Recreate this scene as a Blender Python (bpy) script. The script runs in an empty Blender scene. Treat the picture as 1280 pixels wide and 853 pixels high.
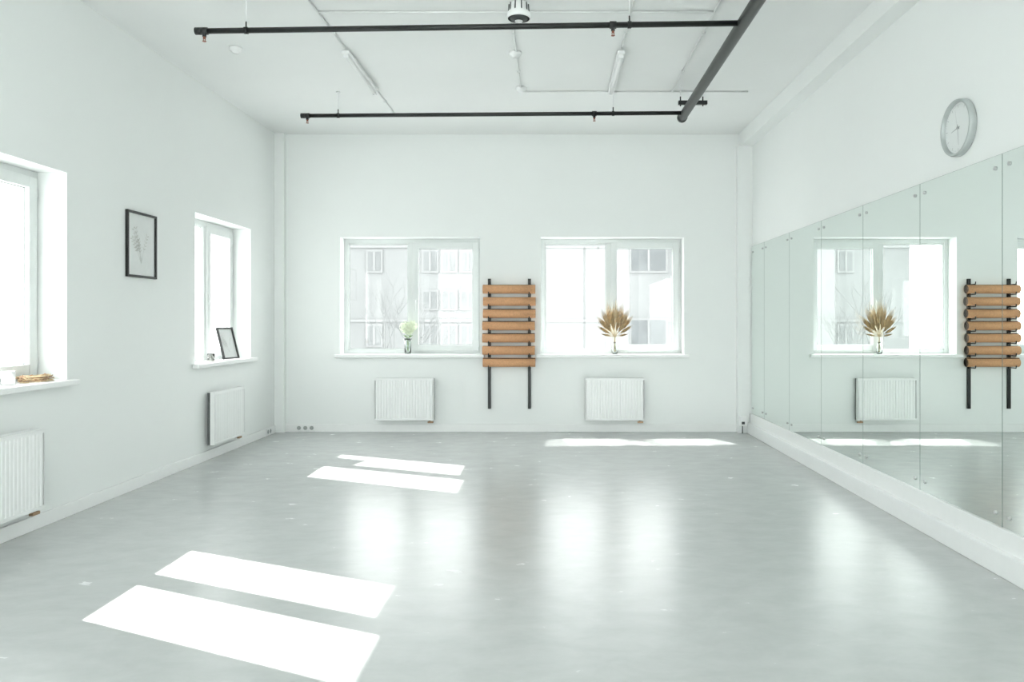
import bpy, bmesh, math, random
from mathutils import Vector, Matrix
random.seed(7)
scene = bpy.context.scene
COL = scene.collection

# ------------------------------------------------------------------ materials
def mat(name, col, rough=0.5, metal=0.0, spec=0.5, noise=0.0, nscale=20, bump=0.0, bscale=80, coat=0.0, trans=0.0):
    m = bpy.data.materials.new(name); m.use_nodes = True
    nt = m.node_tree; b = nt.nodes['Principled BSDF']
    b.inputs['Base Color'].default_value = (*col, 1)
    b.inputs['Roughness'].default_value = rough
    b.inputs['Metallic'].default_value = metal
    b.inputs['Specular IOR Level'].default_value = spec
    b.inputs['Coat Weight'].default_value = coat
    b.inputs['Transmission Weight'].default_value = trans
    tc = nt.nodes.new('ShaderNodeTexCoord')
    if noise > 0:
        n = nt.nodes.new('ShaderNodeTexNoise'); n.inputs['Scale'].default_value = nscale
        n.inputs['Detail'].default_value = 5
        r = nt.nodes.new('ShaderNodeValToRGB')
        r.color_ramp.elements[0].position = 0.3; r.color_ramp.elements[1].position = 0.7
        r.color_ramp.elements[0].color = (*[c*(1-noise) for c in col], 1)
        r.color_ramp.elements[1].color = (*[min(1, c*(1+noise)) for c in col], 1)
        nt.links.new(tc.outputs['Object'], n.inputs['Vector'])
        nt.links.new(n.outputs['Fac'], r.inputs['Fac'])
        nt.links.new(r.outputs['Color'], b.inputs['Base Color'])
    if bump > 0:
        n2 = nt.nodes.new('ShaderNodeTexNoise'); n2.inputs['Scale'].default_value = bscale
        bp = nt.nodes.new('ShaderNodeBump'); bp.inputs['Strength'].default_value = bump
        bp.inputs['Distance'].default_value = 0.005
        nt.links.new(tc.outputs['Object'], n2.inputs['Vector'])
        nt.links.new(n2.outputs['Fac'], bp.inputs['Height'])
        nt.links.new(bp.outputs['Normal'], b.inputs['Normal'])
    return m

WALLC = (0.878, 0.903, 0.890)
M_wall = mat('wall_paint', WALLC, 0.65, spec=0.3, noise=0.006, nscale=1.5, bump=0.06, bscale=120)
M_ceil = mat('ceiling_paint', (0.872, 0.889, 0.880), 0.8, spec=0.2, noise=0.008, nscale=2)
M_white = mat('white_pvc', (0.90, 0.915, 0.91), 0.3, noise=0.008)
M_pvc = mat('window_frame_pvc', (0.74, 0.77, 0.76), 0.35, spec=0.3, noise=0.008)
M_conduit = mat('conduit_white', (0.81, 0.83, 0.82), 0.4, noise=0.01)
M_base = mat('baseboard_white', (0.90, 0.914, 0.905), 0.35, noise=0.008)
M_rad = mat('radiator_enamel', (0.895, 0.912, 0.903), 0.4, noise=0.008)
M_raddark = mat('radiator_inner', (0.12, 0.13, 0.13), 0.6, noise=0.1)
M_black = mat('black_steel', (0.012, 0.014, 0.014), 0.4, noise=0.2)
M_pipe = mat('dark_pipe_paint', (0.020, 0.024, 0.023), 0.35, noise=0.15)
M_brass = mat('brass_valve', (0.40, 0.27, 0.17), 0.35, metal=0.8, noise=0.1)
M_red = mat('sprinkler_bronze', (0.30, 0.10, 0.06), 0.4, metal=0.3, noise=0.1)
M_cork = mat('mat_cork', (0.66, 0.37, 0.20), 0.85, spec=0.2, noise=0.10, nscale=60, bump=0.2, bscale=200)
M_rubber = mat('mat_rubber', (0.03, 0.022, 0.018), 0.8, noise=0.1)
M_frame = mat('black_frame', (0.012, 0.012, 0.012), 0.35, noise=0.1)
M_steel = mat('brushed_steel', (0.55, 0.56, 0.56), 0.3, metal=0.9, noise=0.05)
M_clockrim = mat('clock_rim', (0.50, 0.54, 0.53), 0.35, metal=0.3, noise=0.05)
M_clockface = mat('clock_face', (0.80, 0.83, 0.82), 0.5, noise=0.01)
M_ink = mat('dark_ink', (0.08, 0.09, 0.09), 0.6, noise=0.1)
M_softink = mat('grey_ink', (0.42, 0.44, 0.44), 0.6, noise=0.1)
M_greyplastic = mat('grey_plastic', (0.42, 0.45, 0.44), 0.5, noise=0.05)
M_palm = mat('dried_palm', (0.74, 0.60, 0.39), 0.8, spec=0.2, noise=0.22, nscale=30)
M_stem = mat('dry_stem', (0.55, 0.46, 0.3), 0.8, noise=0.2)
M_green = mat('green_stem', (0.30, 0.45, 0.2), 0.6, noise=0.2)
M_petal = mat('hydrangea_petal', (0.80, 0.87, 0.68), 0.6, noise=0.12, nscale=40)
M_wax = mat('candle_wax', (0.85, 0.78, 0.7), 0.5, noise=0.03)
M_wood = mat('driftwood', (0.42, 0.27, 0.17), 0.7, noise=0.3, nscale=25)
M_glassware = mat('vase_glass', (0.93, 0.97, 0.95), 0.02, trans=1.0)
M_facade = mat('facade_plaster', (0.176, 0.182, 0.182), 0.9, spec=0.1, noise=0.08, nscale=0.5)
M_facadewin = mat('facade_window_glass', (0.112, 0.120, 0.123), 0.7, spec=0.1, noise=0.1, nscale=2)
M_facadewin2 = mat('facade_window_bright', (0.142, 0.149, 0.150), 0.7, spec=0.1, noise=0.1, nscale=2)
M_facadetrim = mat('facade_trim', (0.20, 0.205, 0.205), 0.9, spec=0.1, noise=0.03)
M_ground = mat('snowy_ground', (0.6, 0.61, 0.61), 0.9, spec=0.1, noise=0.1, nscale=0.3)  # unseen ground, kept pale to bounce light up to the ceiling
M_bark = mat('tree_bark', (0.152, 0.158, 0.157), 0.9, spec=0.1, noise=0.05)

M_mirror = mat('mirror_silver', (0.86, 0.912, 0.885), 0.0, metal=1.0)
M_mirroredge = mat('mirror_edge', (0.25, 0.33, 0.30), 0.2, noise=0.1)

M_pane = bpy.data.materials.new('window_glass'); M_pane.use_nodes = True
nt = M_pane.node_tree; nt.nodes.clear()
o = nt.nodes.new('ShaderNodeOutputMaterial'); mx = nt.nodes.new('ShaderNodeMixShader')
t = nt.nodes.new('ShaderNodeBsdfTransparent'); g = nt.nodes.new('ShaderNodeBsdfGlossy')
t.inputs['Color'].default_value = (0.985, 0.99, 0.99, 1)
g.inputs['Roughness'].default_value = 0.02
mx.inputs['Fac'].default_value = 0.04
nt.links.new(t.outputs[0], mx.inputs[1]); nt.links.new(g.outputs[0], mx.inputs[2]); nt.links.new(mx.outputs[0], o.inputs[0])

# floor linoleum
M_floor = bpy.data.materials.new('grey_linoleum'); M_floor.use_nodes = True
nt = M_floor.node_tree; b = nt.nodes['Principled BSDF']
tc = nt.nodes.new('ShaderNodeTexCoord'); mp = nt.nodes.new('ShaderNodeMapping')
mp.inputs['Scale'].default_value = (1.0, 1.7, 1)
nt.links.new(tc.outputs['Object'], mp.inputs['Vector'])
n1 = nt.nodes.new('ShaderNodeTexNoise'); n1.inputs['Scale'].default_value = 4.5; n1.inputs['Detail'].default_value = 8
n1.inputs['Roughness'].default_value = 0.64; n1.inputs['Distortion'].default_value = 0.3
nt.links.new(mp.outputs[0], n1.inputs['Vector'])
r1 = nt.nodes.new('ShaderNodeValToRGB')
r1.color_ramp.elements[0].position = 0.22; r1.color_ramp.elements[1].position = 0.78
r1.color_ramp.elements[0].color = (0.472, 0.492, 0.484, 1)
r1.color_ramp.elements[1].color = (0.562, 0.583, 0.575, 1)
nt.links.new(n1.outputs['Fac'], r1.inputs['Fac'])
nt.links.new(r1.outputs[0], b.inputs['Base Color'])
rr = nt.nodes.new('ShaderNodeMapRange'); rr.inputs['To Min'].default_value = 0.24; rr.inputs['To Max'].default_value = 0.29
nt.links.new(n1.outputs['Fac'], rr.inputs['Value']); nt.links.new(rr.outputs[0], b.inputs['Roughness'])
b.inputs['Specular IOR Level'].default_value = 0.42
bp = nt.nodes.new('ShaderNodeBump'); bp.inputs['Strength'].default_value = 0.035; bp.inputs['Distance'].default_value = 0.01
n3 = nt.nodes.new('ShaderNodeTexNoise'); n3.inputs['Scale'].default_value = 9
nt.links.new(tc.outputs['Object'], n3.inputs['Vector']); nt.links.new(n3.outputs['Fac'], bp.inputs['Height'])
nt.links.new(bp.outputs[0], b.inputs['Normal'])

# ------------------------------------------------------------------ mesh helpers
class MB:
    """mesh builder with material slots"""
    def __init__(s): s.bm = bmesh.new(); s.mats = []
    def mi(s, m):
        if m not in s.mats: s.mats.append(m)
        return s.mats.index(m)
    def box(s, x0, x1, y0, y1, z0, z1, m, bev=0.0):
        tmp = bmesh.new()
        bmesh.ops.create_cube(tmp, size=1)
        for v in tmp.verts:
            v.co = Vector(((x0+x1)/2+v.co.x*(x1-x0), (y0+y1)/2+v.co.y*(y1-y0), (z0+z1)/2+v.co.z*(z1-z0)))
        if bev > 0:
            bmesh.ops.bevel(tmp, geom=tmp.edges[:], offset=bev, segments=2, affect='EDGES', profile=0.6)
        s.merge(tmp, m)
    def merge(s, tmp, m, M=None, smooth=False):
        i = s.mi(m); mp = {}
        for v in tmp.verts: mp[v] = s.bm.verts.new(M @ v.co if M else v.co)
        for f in tmp.faces:
            try: nf = s.bm.faces.new([mp[v] for v in f.verts])
            except ValueError: continue
            nf.material_index = i; nf.smooth = smooth
        tmp.free()
    def tube(s, p0, p1, r, m, seg=16, r2=None, smooth=True, caps=True):
        p0 = Vector(p0); p1 = Vector(p1); d = p1-p0
        tmp = bmesh.new()
        bmesh.ops.create_cone(tmp, cap_ends=caps, segments=seg, radius1=r, radius2=r if r2 is None else r2, depth=d.length)
        M = Matrix.Translation((p0+p1)/2) @ d.to_track_quat('Z', 'Y').to_matrix().to_4x4()
        i = s.mi(m); mp = {}
        for v in tmp.verts: mp[v] = s.bm.verts.new(M @ v.co)
        for f in tmp.faces:
            nf = s.bm.faces.new([mp[v] for v in f.verts]); nf.material_index = i
            nf.smooth = smooth and len(f.verts) == 4
        tmp.free()
    def lathe(s, prof, m, c=(0, 0, 0), seg=32, M=None):
        i = s.mi(m); c = Vector(c); rings = []
        for (r, z) in prof:
            ring = []
            for k in range(seg):
                a = 2*math.pi*k/seg
                co = Vector((r*math.cos(a), r*math.sin(a), z))
                if M: co = M @ co
                ring.append(s.bm.verts.new(co+c))
            rings.append(ring)
        for a, bb in zip(rings[:-1], rings[1:]):
            for k in range(seg):
                f = s.bm.faces.new([a[k], a[(k+1) % seg], bb[(k+1) % seg], bb[k]]); f.material_index = i; f.smooth = True
        for ring, ok in ((rings[0], prof[0][0] > 1e-4), (rings[-1], prof[-1][0] > 1e-4)):
            if ok:
                f = s.bm.faces.new(ring); f.material_index = i
    def face(s, cos, m, smooth=False):
        f = s.bm.faces.new([s.bm.verts.new(Vector(c)) for c in cos]); f.material_index = s.mi(m); f.smooth = smooth
    def sphere(s, c, r, m, sub=2, sc=(1, 1, 1)):
        tmp = bmesh.new(); bmesh.ops.create_icosphere(tmp, subdivisions=sub, radius=r)
        M = Matrix.Translation(Vector(c)) @ Matrix.Diagonal((*sc, 1))
        s.merge(tmp, m, M, True)
    def obj(s, name, parent=None, normals=True):
        if normals: bmesh.ops.recalc_face_normals(s.bm, faces=s.bm.faces[:])
        me = bpy.data.meshes.new(name); s.bm.to_mesh(me); s.bm.free()
        for m in s.mats: me.materials.append(m)
        ob = bpy.data.objects.new(name, me); COL.objects.link(ob)
        if parent: ob.parent = parent
        return ob

def empty(name, loc=(0, 0, 0), rz=0.0):
    e = bpy.data.objects.new(name, None); COL.objects.link(e)
    e.empty_display_size = 0.1
    e.location = loc; e.rotation_euler = (0, 0, rz); return e

# ------------------------------------------------------------------ room dimensions (metres)
XL, XR, YB, YF, H = -3.25, 2.37, 9.0, -2.0, 3.53
T = 0.27
def wall_along(name, axis, p0, p1, u0, u1, openings, mat_=M_wall, z1=H+0.3):
    m = MB()
    def bx(a, b_, za, zb):
        if axis == 'x': m.box(a, b_, p0, p1, za, zb, mat_)
        else: m.box(p0, p1, a, b_, za, zb, mat_)
    cur = u0
    for (a, b_, za, zb) in sorted(openings):
        bx(cur, a, -0.1, z1); bx(a, b_, -0.1, za); bx(a, b_, zb, z1); cur = b_
    bx(cur, u1, -0.1, z1)
    return m.obj(name)

ZS, ZT = 0.92, 2.31
WA = (-2.495, -0.835); WB = (-0.114, 1.585)
LW = [(0.75, 1.97), (3.87, 5.10), (6.94, 8.23)]
wall_along('wall_back', 'x', YB, YB+T, XL-T, XR+T, [(*WA, ZS-0.04, ZT), (*WB, ZS-0.04, ZT)])
wall_along('wall_left', 'y', XL-T, XL, YF, YB, [(a, b_, ZS-0.04, ZT) for a, b_ in LW])
wall_along('wall_right', 'y', XR, XR+T, YF, YB, [])
RW = [(-3.10, -0.55), (-0.35, 2.2)]  # unseen glazing behind the camera, added and sized to brighten the room
wall_along('wall_front', 'x', YF-T, YF, XL-T, XR+T, [(a, b_, 0.15, 3.38) for a, b_ in RW])
m = MB(); m.box(XL, XR, YF, YB, -0.1, 0, M_floor); m.obj('floor')
m = MB(); m.box(XL, XR, YF, YB, H, H+0.3, M_ceil); m.obj('ceiling')
m = MB(); m.box(2.235, XR, YF, YB, 3.37, H, M_wall); m.obj('trim_ceiling_beam')
m = MB(); m.box(2.20, XR, 8.90, YB, 0, 3.37, M_wall); m.obj('trim_column_right')
m = MB(); m.box(XL, -3.135, 8.93, YB, 0, H, M_wall); m.obj('trim_column_left')
m = MB(); m.box(-3.135, 2.20, YB-0.018, YB, 0, 0.09, M_base, 0.004); m.obj('baseboard_back')
m = MB(); m.box(XL, XL+0.018, YF, 8.93, 0, 0.09, M_base, 0.004); m.obj('baseboard_left')
m = MB(); m.box(2.34, XR, YF, 8.9, 0.12, 0.235, M_base, 0.003)
m.box(2.305, XR, YF, 8.9, 0, 0.125, M_base, 0.006); m.obj('baseboard_right')

# ------------------------------------------------------------------ windows
def window(name, w, loc, rz):
    e = empty(name, loc, rz)
    h = ZT-ZS
    m = MB(); f = 0.045; y0, y1 = 0.195, 0.265
    mid = w*0.485
    for a in ((0, f, 0, h), (w-f, w, 0, h), (f, w-f, h-f-.01, h), (f, w-f, 0, f), (mid-0.03, mid+0.03, f, h-f-.01)):
        m.box(a[0], a[1], y0, y1, a[2], a[3], M_pvc, 0.004)
    x0, x1, z0, z1 = f, mid-0.03, f, h-f-.01
    bd = 0.01
    for a in ((x0, x0+bd, z0, z1), (x1-bd, x1, z0, z1), (x0, x1, z0, z0+bd), (x0, x1, z1-bd, z1)):
        m.box(a[0], a[1], y0+0.012, y1-0.02, a[2], a[3], M_pvc, 0.002)
    m.obj('frame', e)
    m = MB(); sx0, sx1, sz0, sz1 = mid+0.020, w-f+0.012, f-0.012, h-f+0.002; s_ = 0.074
    for a in ((sx0, sx0+s_, sz0, sz1), (sx1-s_, sx1, sz0, sz1), (sx0+s_, sx1-s_, sz1-s_, sz1), (sx0+s_, sx1-s_, sz0, sz0+s_)):
        m.box(a[0], a[1], y0-0.018, y1-0.015, a[2], a[3], M_pvc, 0.005)
    m.obj('sash', e)
    m = MB()
    m.box(x0, x1, y0+0.028, y0+0.034, z0, z1, M_pane); m.obj('pane_fixed', e)
    m = MB()
    m.box(sx0+s_, sx1-s_, y0+0.02, y0+0.026, sz0+s_, sz1-s_, M_pane); m.obj('pane_sash', e)
    m = MB(); gk = 0.005
    for (a0, a1, c0, c1, yy) in ((x0+bd, x1-bd, z0+bd, z1-bd, y0+0.024), (sx0+s_, sx1-s_, sz0+s_, sz1-s_, y0+0.016)):
        for q in ((a0, a0+gk, c0, c1), (a1-gk, a1, c0, c1), (a0, a1, c0, c0+gk), (a0, a1, c1-gk, c1)):
            m.box(q[0], q[1], yy, yy+0.004, q[2], q[3], M_greyplastic)
    m.obj('gaskets', e)
    m = MB(); hx = sx0+s_/2; hz = h*0.45
    m.box(hx-0.013, hx+0.013, y0-0.026, y0-0.016, hz-0.035, hz+0.035, M_pvc, 0.004)
    m.tube((hx, y0-0.02, hz+0.01), (hx, y0-0.055, hz+0.01), 0.008, M_pvc)
    m.box(hx-0.010, hx+0.010, y0-0.064, y0-0.050, hz-0.115, hz+0.02, M_pvc, 0.005)
    for zz in (sz0+0.08, sz1-0.1):
        m.tube((sx1+0.004, y0-0.012, zz-0.03), (sx1+0.004, y0-0.012, zz+0.03), 0.008, M_pvc)
    m.obj('handle', e)
    m = MB(); m.box(0, w, -0.001, 0.2, -0.04, 0.0, M_white, 0.003)
    m.box(-0.055, w+0.055, -0.06, -0.0005, -0.04, 0.0, M_white, 0.008)
    m.obj('sill', e)
    return e
window('window_1', WA[1]-WA[0], (WA[0], YB, ZS), 0)
window('window_2', WB[1]-WB[0], (WB[0], YB, ZS), 0)
for i, (a, b_) in enumerate(LW):
    window('window_%d' % (i+3), b_-a, (XL, a, ZS), math.pi/2)
for i, (a, b_) in enumerate(RW):
    m = MB(); z0, z1 = 0.15, 3.38
    for q in ((a, a+0.05, z0, z1), (b_-0.05, b_, z0, z1), (a, b_, z0, z0+.05), (a, b_, z1-.05, z1), ((a+b_)/2-.03, (a+b_)/2+.03, z0, z1)):
        m.box(q[0], q[1], YF-0.25, YF-0.18, q[2], q[3], M_pvc)
    m.box(a+.05, b_-.05, YF-0.22, YF-0.214, z0+.05, z1-.05, M_pane)
    m.obj('window_%d' % (i+6))

# ------------------------------------------------------------------ mirror panels
seams = [0.43, 1.31, 2.19, 3.07, 3.95, 4.83, 5.71, 6.59, 7.47, 8.35, 8.88]
MX = 2.353
me = empty('wall_mirror')
for i in range(len(seams)-1):
    a, b_ = seams[i]+0.002, seams[i+1]-0.002
    m = MB()
    m.box(MX, XR-0.002, a, b_, 0.236, 2.185, M_mirroredge)
    m.face([(MX-0.0006, a+0.001, 0.237), (MX-0.0006, a+0.001, 2.184), (MX-0.0006, b_-0.001, 2.184), (MX-0.0006, b_-0.001, 0.237)], M_mirror)
    m.obj('panel_%d' % (i+1), me, normals=False)
    m = MB()
    for yy in (a+0.06, b_-0.06):
        for zz in (0.30, 2.12):
            m.tube((MX-0.007, yy, zz), (MX+0.004, yy, zz), 0.010, M_steel, seg=20)
            m.tube((MX-0.010, yy, zz), (MX-0.006, yy, zz), 0.005, M_steel, seg=12)
    m.obj('standoffs_%d' % (i+1), me)

# ------------------------------------------------------------------ radiators
def radiator(loc, rz, w=0.69):
    e = empty('radiator', loc, rz)
    z0, z1 = 0.145, 0.64
    yf, yb = -0.098, -0.028
    m = MB(); n = int(w/0.033); st = (w-0.02)/n
    pts = []
    for k in range(n):
        x = 0.01+k*st
        pts += [(x, yf+0.0045), (x+st*0.14, yf+0.0045), (x+st*0.34, yf), (x+st*0.80, yf)]
    pts += [(w-0.01, yf+0.0045)]
    i = m.mi(M_rad)
    lo = [m.bm.verts.new((x, y, z0+0.022)) for x, y in pts]; hi = [m.bm.verts.new((x, y, z1-0.022)) for x, y in pts]
    for k in range(len(pts)-1):
        f = m.bm.faces.new([lo[k], lo[k+1], hi[k+1], hi[k]]); f.material_index = i
    m.box(0.0, w, yf-0.001, yf+0.014, z1-0.024, z1-0.004, M_rad, 0.004)
    m.box(0.0, w, yf-0.001, yf+0.014, z0, z0+0.024, M_rad, 0.004)
    m.box(0.005, w-0.005, yf+0.012, yf+0.016, z0+.01, z1-.01, M_rad)
    m.obj('front_panel', e)
    m = MB(); m.box(0.005, w-0.005, yb-0.016, yb, z0, z1-0.004, M_rad, 0.004); m.obj('rear_panel', e)
    m = MB(); m.box(0.015, w-0.015, yf+0.02, yb-0.02, z0+0.03, z1-0.02, M_raddark); m.obj('convector', e)
    m = MB()
    for xx in (-0.002, w-0.001):
        m.box(xx, xx+0.003, yf+0.002, yf+0.045, z0, z1, M_rad)
        m.box(xx, xx+0.003, yf+0.044, yb, z0+0.002, z1-0.002, M_raddark)  # dark strip painted on as the shade in the gap between panels
    k = 0.01
    while k < w-0.01:
        m.box(k, k+0.008, yf+0.004, yb-0.002, z1-0.002, z1+0.003, M_rad); k += 0.018
    m.box(0, w, yf, yf+0.008, z1-0.004, z1+0.004, M_rad); m.box(0, w, yb-0.008, yb, z1-0.004, z1+0.004, M_rad)
    m.obj('grille', e)
    m = MB()
    for xx in (0.12, w-0.12): m.box(xx-0.015, xx+0.015, yb, -0.001, z0+0.04, z1-0.04, M_rad)
    m.obj('brackets', e)
    m = MB(); yy = (yf+yb)/2
    m.tube((w-0.05, yy, z0), (w-0.05, yy, z0-0.02), 0.010, M_brass)
    m.box(w-0.075, w-0.008, yy-0.014, yy+0.014, z0-0.032, z0-0.012, M_brass, 0.004)
    m.tube((w-0.055, yy, z0-0.024), (w-0.055, -0.001, z0-0.024), 0.008, M_rad)
    m.tube((w-0.02, yy, z0-0.024), (w-0.02, -0.001, z0-0.024), 0.008, M_rad)
    m.obj('valve', e)
radiator((-2.06, YB, 0), 0)
radiator((0.41, YB, 0), 0)
radiator((XL, 7.13, 0), math.pi/2)
radiator((XL, 4.04, 0), math.pi/2)
radiator((XL, 0.95, 0), math.pi/2)

# ------------------------------------------------------------------ yoga mat rack with rolled mats
e = empty('yoga_mat_rack', (0, 0, 0))
PX = (-0.722, -0.248); zs = [1.690-0.1438*k for k in range(7)]
for k, px in enumerate(PX):
    m = MB(); m.box(px-0.018, px+0.018, YB-0.03, YB-0.0005, 0.276, 1.815, M_black, 0.002)
    m.obj('post_%d' % (k+1), e)
m = MB()
for px in PX:
    for z in zs + [zs[0]+0.118]:
        zb = z-0.064
        m.tube((px, YB-0.02, zb), (px, YB-0.155, zb), 0.006, M_black, seg=10)
        m.tube((px, YB-0.155, zb), (px, YB-0.162, zb+0.03), 0.006, M_black, seg=10)
m.obj('pegs', e)
def rolled_mat(x0, x1, y, z, R, ph):
    m = MB(); n = 150; turns = 5; th = 0.0085
    i0 = m.mi(M_cork); i1 = m.mi(M_rubber)
    O, I = [], []
    for k in range(n+1):
        t_ = k/n; a = ph+t_*turns*2*math.pi
        r = 0.010+(R-0.010)*t_
        for lst, rr_, in ((O, r), (I, max(0.002, r-th*0.85))):
            lst.append((rr_*math.cos(a), rr_*math.sin(a)))
    va = [[m.bm.verts.new((x, c[0]+y, c[1]+z)) for c in L] for L in (O, I) for x in (x0, x1)]
    O0, O1, I0, I1 = va
    for k in range(n):
        f = m.bm.faces.new([O0[k], O0[k+1], O1[k+1], O1[k]]); f.material_index = i0; f.smooth = True
        f = m.bm.faces.new([I0[k], I1[k], I1[k+1], I0[k+1]]); f.material_index = i1; f.smooth = True
        f = m.bm.faces.new([O0[k], I0[k], I0[k+1], O0[k+1]]); f.material_index = i1
        f = m.bm.faces.new([O1[k], O1[k+1], I1[k+1], I1[k]]); f.material_index = i1
    f = m.bm.faces.new([O0[n], I0[n], I1[n], O1[n]]); f.material_index = i1
    m.obj('yoga_mat')
for k, z in enumerate(zs):
    dx = random.uniform(-0.008, 0.008)
    rolled_mat(-0.79+dx, -0.175+dx, YB-0.03-0.060, z, 0.0565, random.uniform(1.0, 2.2))

# ------------------------------------------------------------------ framed picture on the left wall
def framed_picture(name, loc, rot, w, h, fw=0.018, easel=False):
    e = empty(name, loc); e.rotation_euler = rot
    m = MB(); d = 0.022
    for a in ((0, fw, 0, h), (w-fw, w, 0, h), (fw, w-fw, 0, fw), (fw, w-fw, h-fw, h)):
        m.box(a[0], a[1], -d, -0.0005, a[2], a[3], M_frame, 0.002)
    m.obj('frame', e)
    m = MB(); m.box(fw*0.9, w-fw*0.9, -0.008, -0.002, fw*.9, h-fw*.9, mat(name+'_paper', (0.80, 0.82, 0.81), 0.7, noise=0.02))
    m.obj('paper', e)
    ink = mat(name+'_drawing', (0.62, 0.63, 0.60), 0.8, noise=0.12)
    m = MB(); rnd = random.Random(3); bx, bz = w*0.5, h*0.22
    yy = -0.0088
    def stroke(p, q, t_):
        d_ = Vector((q[0]-p[0], q[1]-p[1]))
        if d_.length < 1e-5: return
        nn = Vector((-d_.y, d_.x)).normalized()*t_
        m.face([(p[0]-nn.x, yy, p[1]-nn.y), (q[0]-nn.x, yy, q[1]-nn.y), (q[0]+nn.x, yy, q[1]+nn.y), (p[0]+nn.x, yy, p[1]+nn.y)], ink)
    for s_ in range(6):
        ang = math.radians(90+rnd.uniform(-32, 32)); L = h*rnd.uniform(0.34, 0.56); p = (bx, bz)
        for q_ in range(8):
            ang += rnd.uniform(-.09, .09)
            q = (p[0]+math.cos(ang)*L/8, p[1]+math.sin(ang)*L/8); stroke(p, q, w*0.003)
            if q_ > 2:
                for sg in (-1, 1):
                    a2 = ang+sg*0.9; l2 = w*0.06
                    stroke(q, (q[0]+math.cos(a2)*l2, q[1]+math.sin(a2)*l2), w*0.008)
            p = q
    m.obj('drawing', e, normals=False)
    if easel:
        m = MB(); m.box(w*.35, w*.65, 0.0, 0.003, h*.1, h*.85, M_frame)
        m.tube((w*.5, 0.002, h*.6), (w*.5, 0.10, 0.028), 0.004, M_frame, seg=8)
        m.obj('easel_back', e)
    return e
framed_picture('picture_frame', (XL, 5.80, 1.655), (0, 0, math.pi/2), 0.43, 0.515)

# ------------------------------------------------------------------ wall clock (right wall)
e = empty('wall_clock', (XR-0.0005, 4.37, 2.425)); e.rotation_euler = (0, -math.pi/2, 0)
R = 0.163
m = MB()
m.lathe([(R*0.96, 0), (R, 0.006), (R, 0.034), (R*0.985, 0.042), (R*0.93, 0.044), (R*0.90, 0.038), (R*0.89, 0.022), (R*0.89, 0.0)], M_clockrim, seg=64)
m.obj('rim', e)
m = MB(); m.lathe([(R*0.895, 0.014), (R*0.895, 0.020)], M_clockface, seg=64); m.obj('face', e)
m = MB()
for k in range(60):
    a = math.pi*2*k/60; L = 0.018 if k % 5 == 0 else 0.007; wd = 0.003 if k % 5 == 0 else 0.0012
    r0 = R*0.83
    c, s_ = math.cos(a), math.sin(a); nx, ny = -s_*wd/2, c*wd/2
    m.face([(c*r0+nx, s_*r0+ny, .0212), (c*r0-nx, s_*r0-ny, .0212), (c*(r0-L)-nx, s_*(r0-L)-ny, .0212), (c*(r0-L)+nx, s_*(r0-L)+ny, .0212)], M_softink)
def hand(ang, L, w_, z):
    c, s_ = math.cos(ang), math.sin(ang); nx, ny = -s_*w_/2, c*w_/2
    m.face([(-c*.02+nx, -s_*.02+ny, z), (-c*.02-nx, -s_*.02-ny, z), (c*L-nx*.4, s_*L-ny*.4, z), (c*L+nx*.4, s_*L+ny*.4, z)], M_softink)
hand(math.radians(186), 0.10, 0.006, 0.025); hand(math.radians(100), 0.072, 0.008, 0.024); hand(math.radians(12), 0.11, 0.0025, 0.027)
m.tube((0, 0, 0.02), (0, 0, 0.029), 0.007, M_softink)
m.obj('hands', e, normals=False)

# ------------------------------------------------------------------ sprinkler piping under the ceiling
e = empty('sprinkler_pipework')
ZP = 3.30
m = MB()
m.tube((1.285, YF+.001, ZP), (1.285, 7.42, ZP), 0.042, M_pipe, seg=32)
m.lathe([(0.042, 0), (0.048, 0.002), (0.048, 0.05), (0.042, 0.062), (0.0, 0.07)], M_pipe, c=(1.285, 7.37, ZP), M=Matrix.Rotation(-math.pi/2, 3, 'X').to_4x4())
m.tube((1.285, 3.0, ZP), (1.285, 3.06, ZP), 0.048, M_pipe, seg=32)
m.obj('main_pipe', e)
def branch(name, xl, yl, xr, yr, drops, rods, r):
    m = MB()
    m.tube((xl, yl, ZP), (xr, yr, ZP), r, M_black, seg=20)
    m.tube((xl-0.012, yl, ZP), (xl+0.04, yl, ZP), r*1.3, M_black, seg=20)
    def at(x): return yl+(yr-yl)*(x-xl)/(xr-xl)
    for x in drops:
        y = at(x)
        m.tube((x-.022, y, ZP), (x+.022, y, ZP), r*1.3, M_black)
        m.tube((x, y, ZP), (x, y, ZP-0.040), 0.013, M_black)
        m.tube((x, y, ZP-0.040), (x, y, ZP-0.054), 0.009, M_red)
        m.tube((x-.008, y, ZP-0.052), (x-.005, y, ZP-0.069), 0.0025, M_red, seg=8)
        m.tube((x+.008, y, ZP-0.052), (x+.005, y, ZP-0.069), 0.0025, M_red, seg=8)
        m.tube((x, y, ZP-0.072), (x, y, ZP-0.069), 0.013, M_red, seg=20)
    for x in rods:
        y = at(x)
        m.tube((x, y, ZP), (x, y, ZP+.06), 0.005, M_black, seg=8)
        m.tube((x, y, ZP+.06), (x, y, H-.001), 0.0035, M_white, seg=8)
        m.tube((x-.012, y, ZP), (x+.012, y, ZP), r*1.25, M_black)
        m.tube((x, y, H-0.012), (x, y, H-.001), 0.02, M_white)
    m.obj(name, e)
branch('branch_pipe_1', -2.42, 5.20, 1.285, 5.06, (-2.37, 0.42), (-2.08, 0.53), 0.019)
branch('branch_pipe_2', -2.40, 7.34, 1.285, 7.24, (-2.35, 0.42), (-2.05, 0.6), 0.019)
m = MB()
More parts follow.
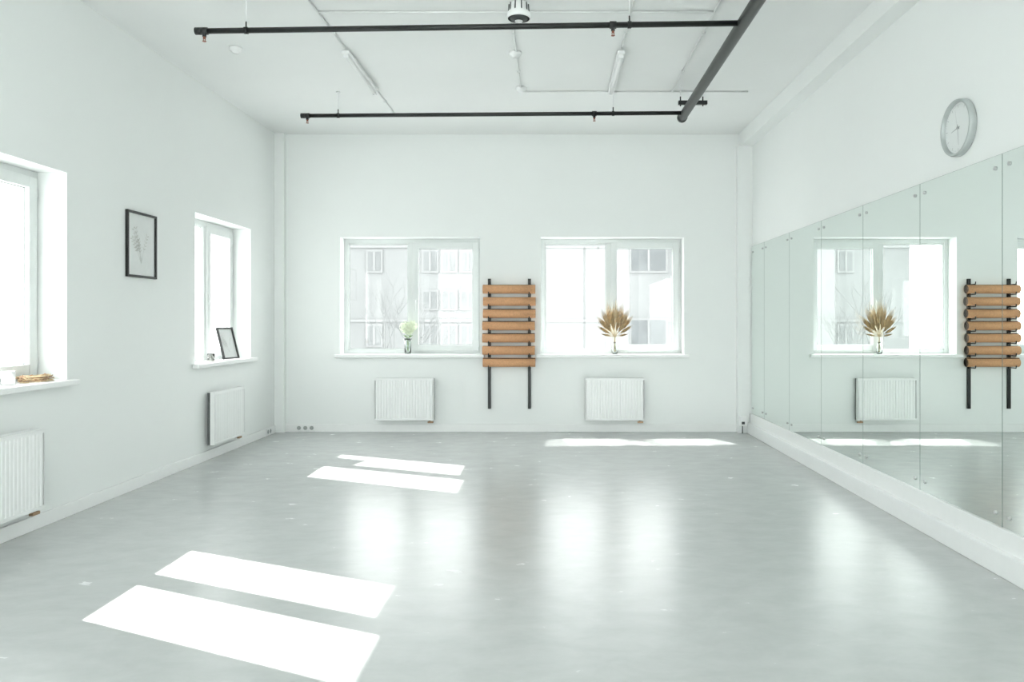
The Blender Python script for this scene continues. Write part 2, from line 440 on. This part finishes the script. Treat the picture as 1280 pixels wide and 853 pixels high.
for yy in (7.12, 3.2):
    m.box(1.20, 1.47, yy-0.02, yy+0.02, ZP+0.045, ZP+0.08, M_black, 0.003)
    for xx in (1.22, 1.43): m.tube((xx, yy, ZP+0.03), (xx, yy, ZP+.12), 0.006, M_black, seg=10)
    for xx in (1.22, 1.43): m.tube((xx, yy, ZP+.12), (xx, yy, H-.001), 0.005, M_white, seg=10)
m.obj('hangers', e)

# ------------------------------------------------------------------ ceiling conduits, light fittings, detectors
m = MB()
def con(p, q, r=0.008): m.tube(p, q, r, M_conduit, seg=10)
zc = H-0.0095
for x, ya, yb in ((-1.66, 0, 6.13), (-1.66, 7.22, 8.1), (-0.28, 5.4, 7.28), (0.575, 0, 6.13), (1.17, 0, 7.3)):
    con((x, ya, zc), (x, yb, zc))
    yy = ya+0.4
    while yy < yb:
        m.box(x-0.014, x+0.014, yy-0.008, yy+0.008, H-0.020, H-.001, M_conduit); yy += 0.9
for y, xa, xb in ((7.30, -0.28, 1.9), (5.42, -1.66, 1.17)):
    con((xa, y, zc), (xb, y, zc))
m.obj('ceiling_conduit')
def batten(x, y0, y1):
    e = empty('fluorescent_batten_light', (x, (y0+y1)/2, H-.0205)); L = (y1-y0)/2
    m = MB(); m.box(-0.03, 0.03, -L, L, -0.030, 0, M_white, 0.006)
    for s_ in (-.5, .5): m.box(-0.02, 0.02, L*s_-.02, L*s_+.02, 0, 0.019, M_white)
    m.obj('housing', e)
    m = MB(); m.tube((0, -L+.03, -0.043), (0, L-.03, -0.043), 0.014, M_white, seg=20)
    for s_ in (-1, 1): m.box(-0.018, 0.018, s_*(L-.02)-.012, s_*(L-.02)+.012, -0.06, -0.028, M_white, 0.003)
    m.obj('tube', e)
for x in (-1.66, 0.575): batten(x, 6.15, 7.20)
def detector(x, y):
    m = MB(); m.lathe([(0.052, -.001), (0.052, -0.014), (0.046, -0.030), (0.030, -0.034), (0.028, -0.044), (0.0, -0.046)], M_white, c=(x, y, H))
    m.lathe([(0.047, -0.018), (0.049, -0.022), (0.047, -0.026)], M_greyplastic, c=(x, y, H))
    m.obj('smoke_detector')
detector(-0.29, 6.25); detector(-0.275, 7.20); detector(-2.55, 6.15)
e = empty('ceiling_spotlight', (-0.215, 5.15, H))
m = MB(); m.lathe([(0.05, -.001), (0.05, -0.02), (0.012, -0.022), (0.012, -0.07)], M_greyplastic); m.obj('mount', e)
m = MB(); m.lathe([(0.055, -0.06), (0.062, -0.065), (0.065, -0.11), (0.08, -0.13), (0.082, -0.155), (0.074, -0.165)], M_white)
m.lathe([(0.074, -0.165), (0.070, -0.158), (0.055, -0.17), (0.0, -0.185)], M_ink)
m.lathe([(0.028, -0.181), (0.022, -0.19), (0.0, -0.194)], M_white)
for k in range(10):
    a = k*math.pi/5; m.tube((.066*math.cos(a), .066*math.sin(a), -.066), (.07*math.cos(a), .07*math.sin(a), -.12), 0.004, M_ink, seg=6)
m.obj('lamp_head', e)

# ------------------------------------------------------------------ sockets
def sockets(name, loc, rz, n):
    e = empty(name, loc, rz); m = MB()
    m.box(0, 0.075*n, -0.012, -0.0005, 0, 0.075, M_white, 0.003)
    for k in range(n):
        cx = 0.0375+0.075*k
        m.tube((cx, -0.0135, 0.0375), (cx, -0.011, 0.0375), 0.024, M_greyplastic, seg=24)
        for s_ in (-.009, .009): m.tube((cx+s_, -0.0142, 0.0375), (cx+s_, -0.013, 0.0375), 0.003, M_ink, seg=8)
    m.obj('plates', e)
sockets('power_socket', (-3.01, YB-0.018, 0.012), 0, 3)
sockets('power_socket', (XL+0.018, 8.62, 0.012), math.pi/2, 2)
e = empty('junction_box', (2.265, 8.899, 0.0))
m = MB(); m.box(-0.05, 0.035, -0.055, 0, 0.09, 0.20, M_white, 0.006); m.obj('box', e)
m = MB(); m.tube((-0.02, -0.03, 0.09), (-0.02, -0.03, 0.0), 0.006, M_ink); m.box(-0.035, 0.0, -0.062, -0.054, 0.11, 0.14, M_ink, 0.002); m.obj('cable', e)

# ------------------------------------------------------------------ dried palm leaves in glass vase (window 2)
def palm_leaf(m, base, ang, lean, L, W):
    n = 9; d_ = Vector((math.sin(ang), lean, math.cos(ang))).normalized()
    side = Vector((math.cos(ang), 0, -math.sin(ang))); nrm = d_.cross(side).normalized()
    heel = base+d_*L*0.26
    for k in range(n):
        t_ = (k-(n-1)/2)/((n-1)/2)
        fan = t_*0.30
        Lk = L*(1-0.45*abs(t_)**1.2)*0.76
        dk = (d_*math.cos(fan)+side*math.sin(fan)).normalized(); sk = dk.cross(nrm).normalized()
        wk = W*0.060
        p1 = heel+dk*Lk*0.58; p2 = heel+dk*Lk
        p1 = p1 - side*t_*W*0.06; p2 = p2-side*t_*W*0.22+nrm*random.uniform(-.004, .004)
        a, b_ = p1+sk*wk-nrm*0.007, p1-sk*wk-nrm*0.007
        m.face([heel, a, p1+nrm*0.007], M_palm); m.face([heel, p1+nrm*0.007, b_], M_palm)
        m.face([a, p2, p1+nrm*0.007], M_palm); m.face([p1+nrm*0.007, p2, b_], M_palm)
    m.tube(base, heel+d_*0.03, 0.0022, M_stem, seg=6)
px, py, pz = 0.77, 9.08, ZS
e = empty('dried_palm_arrangement', (px, py, pz))
m = MB()
for ang, lean, L in ((-58, -.05, .25), (-41, .05, .34), (-26, -.08, .40), (-12, .08, .44), (1, -.08, .465), (14, .06, .45), (27, -.06, .41), (41, .08, .35), (57, -.02, .26), (-78, .02, .17), (78, .02, .17), (-9, -.28, .28), (13, -.3, .26), (-35, -.2, .25), (36, -.2, .25)):
    palm_leaf(m, Vector((0, 0, 0.205)), math.radians(ang), lean, L, 0.09)
m.tube((0, 0, 0.02), (0, 0, 0.21), 0.005, M_stem, seg=8)
for dx in (-.008, .009): m.tube((dx, 0, 0.02), (dx*.3, 0, 0.21), 0.003, M_stem, seg=8)
m.obj('palm_leaves', e, normals=False)
m = MB(); m.lathe([(0.0, 0.001), (0.030, 0.001), (0.034, 0.01), (0.036, 0.06), (0.022, 0.10), (0.014, 0.125), (0.018, 0.14), (0.015, 0.14), (0.011, 0.125), (0.019, 0.10), (0.033, 0.06), (0.031, 0.012), (0.0, 0.008)], M_glassware)
m.obj('glass_vase', e)

# ------------------------------------------------------------------ hydrangea in glass vase (window 1)
e = empty('hydrangea_in_vase', (-1.705, 9.08, ZS))
m = MB(); rnd = random.Random(5)
for cx, cz, rad in ((-0.03, 0.320, 0.070), (0.05, 0.335, 0.066), (0.005, 0.285, 0.062)):
    C = Vector((cx, rnd.uniform(-.02, .02), cz))
    for k in range(46):
        z = 1-2*(k+.5)/46; a = k*2.39996; r_ = math.sqrt(1-z*z)
        nn = Vector((r_*math.cos(a), r_*math.sin(a), z)); p = C+nn*rad*rnd.uniform(.85, 1.05)
        u = nn.orthogonal().normalized(); v = nn.cross(u); s_ = 0.016
        th = rnd.uniform(0, 1.5)
        for q in range(4):
            a2 = th+q*math.pi/2; d_ = u*math.cos(a2)+v*math.sin(a2); w_ = u*-math.sin(a2)+v*math.cos(a2)
            m.face([p, p+d_*s_*.6+w_*s_*.5, p+d_*s_*1.1+nn*.003, p+d_*s_*.6-w_*s_*.5], M_petal)
    m.sphere(C, rad*.8, M_petal, 2)
m.obj('flower_heads', e, normals=False)
m = MB()
for dx, dz in ((-0.025, .27), (0.045, .28), (0.0, .23)):
    m.tube((dx*-.3, 0, 0.02), (dx*.9, 0, dz), 0.003, M_green, seg=8)
for sg in (-1, 1):
    m.face([(0, 0, .19), (sg*.02, -.01, .22), (sg*.06, 0, .225), (sg*.03, .01, .2)], M_green)
m.obj('stems', e, normals=False)
m = MB(); m.lathe([(0.0, 0.001), (0.036, 0.001), (0.038, 0.008), (0.040, 0.15), (0.048, 0.185), (0.045, 0.185), (0.037, 0.15), (0.034, 0.012), (0.0, 0.009)], M_glassware)
m.obj('glass_vase', e)

# ------------------------------------------------------------------ left far window sill
framed_picture('leaning_photo_frame', (XL-0.030, 7.60, ZS+0.006), (math.radians(-16), 0, math.radians(74)), 0.23, 0.33, 0.015, easel=True)
e = empty('candle_jar', (XL-0.06, 7.40, ZS))
m = MB(); m.lathe([(0, .001), (.032, .001), (.034, .006), (.034, .075), (.031, .075), (.031, .01), (0, .008)], M_glassware); m.obj('jar', e)
m = MB(); m.lathe([(0, .009), (.030, .009), (.030, .05), (0, .048)], M_wax); m.tube((0, 0, .048), (0.001, 0, .062), .0012, M_ink, seg=6); m.obj('wax', e)
m = MB(); m.lathe([(0, 0), (.022, 0), (.035, .03), (.03, .055), (.012, .075), (.014, .085), (.010, .085), (0, .05)], M_white, c=(XL-0.12, 7.30, ZS)); m.obj('bud_vase')

# near window sill
e = empty('candle_jar', (XL-0.08, 4.66, ZS))
m = MB(); m.lathe([(0, .001), (.035, .001), (.037, .006), (.037, .085), (.034, .085), (.034, .01), (0, .008)], M_white); m.obj('jar', e)
m = MB(); m.lathe([(0, .009), (.033, .009), (.033, .06), (0, .058)], M_wax); m.tube((0, 0, .058), (0.001, 0, .072), .0012, M_ink, seg=6); m.obj('wax', e)
m = MB(); rnd = random.Random(11)
for k in range(150):
    a = rnd.uniform(0, 2*math.pi); r_ = rnd.uniform(.04, .08)
    p = Vector((XL-0.075+r_*math.cos(a)*.8, 4.90+r_*math.sin(a)*1.9, ZS+rnd.uniform(.005, .040)))
    a2 = a+math.pi/2+rnd.uniform(-.5, .5); L = rnd.uniform(.04, .09)
    q = p+Vector((math.cos(a2)*L*.6, math.sin(a2)*L, rnd.uniform(-.01, .012)))
    q.z = max(q.z, ZS+.005); q.x = max(q.x, XL-0.17); q.y = min(q.y, 5.09); p.y = min(p.y, 5.09)
    m.tube(p, q, rnd.uniform(.002, .004), M_palm if k % 2 else M_wood, seg=6)
m.obj('dried_twig_wreath')

# ------------------------------------------------------------------ outside world
m = MB(); m.box(-150, 150, -150, 200, -9.2, -9.0, M_ground); m.obj('ground')
def building(name, x0, x1, y0, y1, z1, wins):
    m = MB(); m.box(x0, x1, y0, y1, -9, z1, M_facade)
    for (a, b_, za, zb, mm) in wins:
        m.box(a-.08, b_+.08, y0-.06, y0, za-.08, zb+.08, M_facadetrim)
        m.box(a, b_, y0-.08, y0-.03, za, zb, mm)
        m.box((a+b_)/2-.04, (a+b_)/2+.04, y0-.1, y0-.05, za, zb, M_facadetrim)
    zz = -7.5
    while zz < z1:
        m.box(x0, x1, y0-.05, y0, zz, zz+.10, M_facadetrim); zz += 2.93
    m.obj(name)
wins = []
for fl in range(-3, 2):
    zf = 0.38+fl*2.93
    wins += [(3.2, 4.55, zf, zf+0.98, M_facadewin)]
    for xx in (-5.0, -4.25, -3.5, -7.2, 6.5, 9.2): wins += [(xx, xx+.5, zf+0.0, zf+0.75, M_facadewin2)]
    for xx in (-5.0, -4.25, -3.5): wins += [(xx, xx+.5, zf+1.45, zf+2.1, M_facadewin2)]
building('apartment_building', -9.5, 14, 30, 42, 5.6, wins)
m = MB(); m.box(-49.5, -36, 30, 36, -9, 42, M_facade)  # unseen tower added to keep direct sun out of the back windows
for fl in range(10):
    for c in range(4): m.box(-48.6+c*2.6, -47.2+c*2.6, 29.95, 30, -6+fl*3.6, -4.4+fl*3.6, M_facadewin)
m.obj('tower_block')
def tree(x, y, seed):
    m = MB(); rnd = random.Random(seed)
    def grow(p, d_, L, r, dep):
        q = p+d_*L; m.tube(p, q, r, M_bark, seg=6, r2=r*.7, caps=False)
        if dep == 0: return
        for k in range(3):
            nd = (d_+Vector((rnd.uniform(-.7, .7), rnd.uniform(-.4, .4), rnd.uniform(-.1, .5)))).normalized()
            grow(q, nd, L*rnd.uniform(.5, .7), r*.55, dep-1)
    grow(Vector((x, y, -9)), Vector((0, 0, 1)), 5.0, .11, 5)
    m.obj('bare_tree', normals=False)
tree(-5.4, 22.0, 1)

# ------------------------------------------------------------------ light
w = bpy.data.worlds.new('overcast_sky'); scene.world = w; w.use_nodes = True
bg = w.node_tree.nodes['Background']; bg.inputs['Color'].default_value = (0.97, 1.0, 0.99, 1); bg.inputs['Strength'].default_value = 5.85
sun = bpy.data.lights.new('sun', 'SUN'); sun.energy = 15; sun.angle = math.radians(0.35); sun.color = (1.0, 0.985, 0.95)
so = bpy.data.objects.new('sun', sun); COL.objects.link(so); so.location = (-20, 10, 20)
so.rotation_euler = Vector((1, -0.455, -0.806)).to_track_quat('-Z', 'Y').to_euler()
# added spot lamps for the floor light strip, through the right-hand end window
for (tx, tz, dx, dz, en, sz) in ((0.72, 2.10, 0.36, -1.85, 22000, 8.2), (0.80, 2.32, 0.12, -1.70, 16000, 7.6)):
    sp = bpy.data.lights.new('sun_glint', 'SPOT'); sp.energy = en; sp.shadow_soft_size = 0.05
    sp.spot_size = math.radians(sz); sp.spot_blend = 0.15; sp.color = (1.0, 0.985, 0.95)
    po = bpy.data.objects.new('sun_glint', sp); COL.objects.link(po)
    tgt = Vector((tx, 9.2, tz)); dr = Vector((dx, -1.0, dz)).normalized()
    po.location = tgt-dr*14; po.rotation_euler = dr.to_track_quat('-Z', 'Y').to_euler()

# ------------------------------------------------------------------ camera
cam = bpy.data.cameras.new('camera'); co = bpy.data.objects.new('camera', cam); COL.objects.link(co)
co.location = (0, 0, 1.31); co.rotation_euler = (math.pi/2, 0, 0)
cam.sensor_width = 36; cam.lens = 948.6/1280*36
cam.shift_x = -48/1280; cam.shift_y = -24.5/1280
cam.clip_start = 0.05; cam.clip_end = 500
scene.camera = co
scene.view_settings.view_transform = 'Standard'
scene.view_settings.look = 'None'
scene.view_settings.exposure = 0
